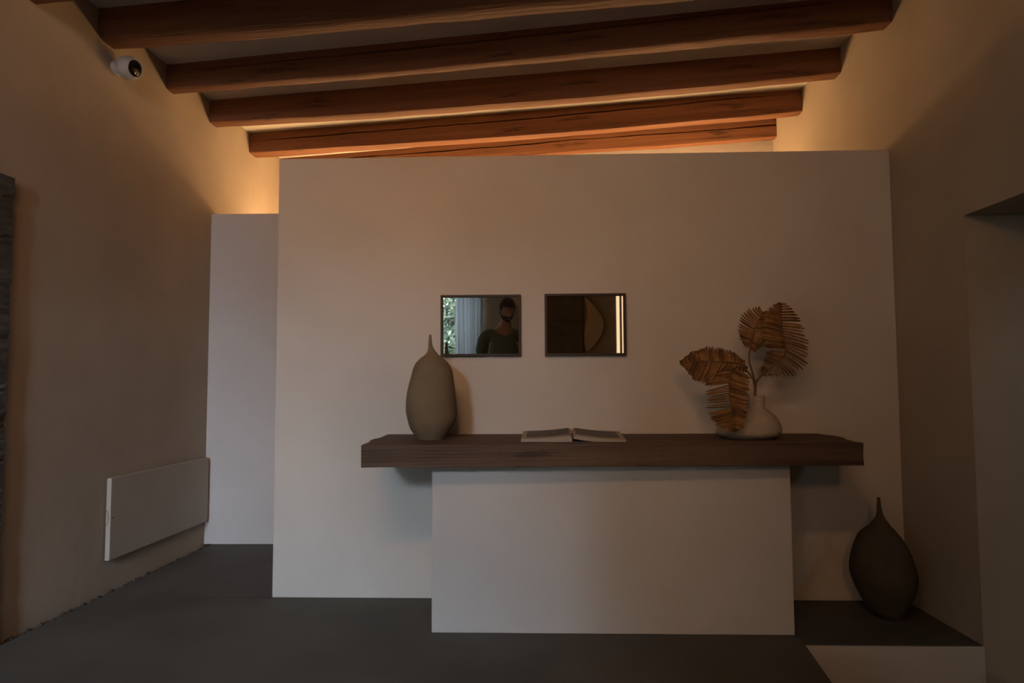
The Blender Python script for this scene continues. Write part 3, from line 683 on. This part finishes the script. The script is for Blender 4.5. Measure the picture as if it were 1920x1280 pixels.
for s, n in ((-1, 'l'), (1, 'r')):
    N_.update({n+'sh': ((s*.20, 0, 1.52), .062), n+'el': ((s*.27, -.02, 1.22), .043), n+'wr': ((s*.17, .22, 1.16), .028), n+'pa': ((s*.14, .29, 1.17), (.040, .02)),
               n+'hip': ((s*.10, 0, .93), .088), n+'kn': ((s*.11, .02, .50), .058), n+'an': ((s*.12, -.01, .09), .038), n+'toe': ((s*.14, .14, .04), .035)})
    E_ += [('top', n+'sh'), (n+'sh', n+'el'), (n+'el', n+'wr'), (n+'wr', n+'pa'), ('pelvis', n+'hip'), (n+'hip', n+'kn'), (n+'kn', n+'an'), (n+'an', n+'toe')]
    for k, (dx, ln) in enumerate(((-.030, .065), (-.010, .078), (.010, .075), (.028, .058))):
        N_.update({f'{n}f{k}a': ((s*.14+dx, .325, 1.172), .0095), f'{n}f{k}b': ((s*.14+dx*1.1, .325+ln*.6, 1.166), .009), f'{n}f{k}c': ((s*.14+dx*1.1, .325+ln*.85, 1.14), .008)})
        E_ += [(n+'pa', f'{n}f{k}a'), (f'{n}f{k}a', f'{n}f{k}b'), (f'{n}f{k}b', f'{n}f{k}c')]
    N_.update({n+'ta': ((s*.14-s*.045, .285, 1.165), .011), n+'tb': ((s*.14-s*.06, .32, 1.155), .010)})
    E_ += [(n+'pa', n+'ta'), (n+'ta', n+'tb')]
skin('body', N_, E_, SKIN)
# head: a shaped ellipsoid with brow, nose and chin, bowed towards the camera beside it
HM = Matrix.Translation((.035, .075, 1.775)) @ Matrix.Rotation(-.45, 4, 'Z') @ Matrix.Rotation(-.42, 4, 'X')
def headshape(scale, keep, nm, mtl, off=0.0):
    v = []; f = []; nu, nv = 40, 28; ok = {}
    for j in range(nv+1):
        for i in range(nu):
            th = math.pi*j/nv; ph = 2*math.pi*i/nu
            d_ = Vector((math.sin(th)*math.cos(ph), math.sin(th)*math.sin(ph), math.cos(th)))
            r = Vector((.076, .098, .118)); p = Vector((d_.x*r.x, d_.y*r.y, d_.z*r.z))
            if p.z < -.02: k = 1 - .28*min(1, (-.02-p.z)/.1); p.x *= k; p.y = p.y*k + .018*min(1, (-.02-p.z)/.1)
            fr = max(0, d_.y)
            g = lambda x0, z0, sx, sz: math.exp(-((p.x-x0)/sx)**2 - ((p.z-z0)/sz)**2)
            if d_.y > 0:
                p.y += .026*g(0, -.022, .012, .02) + .010*g(0, .0, .010, .03) - .012*(g(.032, .005, .016, .012)+g(-.032, .005, .016, .012)) + .006*g(0, .03, .06, .012) + .007*g(0, -.062, .022, .008) + .010*g(0, -.098, .025, .015)
            if off: p += d_*off*(1+.3*noise.noise(d_*9))
            v.append(p)
    for j in range(nv):
        for i in range(nu):
            a_ = (j*nu+i, j*nu+(i+1) % nu, (j+1)*nu+(i+1) % nu, (j+1)*nu+i)
            c = sum((v[q] for q in a_), Vector())/4
            if keep(c): f.append(a_)
    org = origin_of(per)
    return mesh_obj(nm, [HM @ p + org for p in v], f, mtl, per, smooth=True)
headshape(1, lambda c: True, 'head', SKIN)
headshape(1, lambda c: c.z > .055 or (c.y < .02 and c.z > -.06) or (c.y < .045 and c.z > .02), 'hair', HAIR, off=.012)
headshape(1, lambda c: (c.z < -.045 and c.y > .0 and not (abs(c.x) < .022 and -.072 < c.z < -.055)) or (c.z < .0 and .0 < c.y < .03), 'beard', HAIR, off=.006)
for s in (-1, 1):
    o_ = origin_of(per)
    mesh_obj('eye', [HM @ (p*.011 + Vector((s*.032, .082, .004))) + o_ for p in iv], jf, EYE, per, smooth=True)
    mesh_obj('ear', [HM @ Vector((p.x*.010 + s*.079, p.y*.020 - .005, p.z*.032 - .005)) + o_ for p in iv], jf, SKIN, per, smooth=True)
tn = {'hem': ((0, 0, .93), (.17, .135)), 'waist': ((0, .01, 1.15), (.155, .12)), 'chest': ((0, .01, 1.37), (.175, .135)), 'top': ((0, 0, 1.535), (.13, .09)), 'col': ((.0, .008, 1.585), (.075, .072))}
te = [('hem', 'waist'), ('waist', 'chest'), ('chest', 'top'), ('top', 'col')]
for s, n in ((-1, 'l'), (1, 'r')):
    tn.update({n+'s': ((s*.20, 0, 1.525), .082), n+'e': ((s*.25, -.012, 1.30), .068)}); te += [('top', n+'s'), (n+'s', n+'e')]
skin('t_shirt', tn, te, SHIRT)
pn_ = {'p': ((0, 0, 1.0), (.16, .125))}; pe = []
for s, n in ((-1, 'l'), (1, 'r')):
    pn_.update({n+'h': ((s*.10, 0, .90), .105), n+'k': ((s*.11, .02, .50), .078), n+'a': ((s*.12, -.01, .10), .062)}); pe += [('p', n+'h'), (n+'h', n+'k'), (n+'k', n+'a')]
skin('trousers', pn_, pe, TROUSER)
for s in (-1, 1):
    skin('shoe', {'h': ((s*.12, -.05, .045), (.042, .045)), 'm': ((s*.125, .05, .045), (.046, .042)), 't': ((s*.14, .16, .035), (.046, .032))}, [('h', 'm'), ('m', 't')], SHOE)
per.scale = (1.06, 1.06, 1.06)
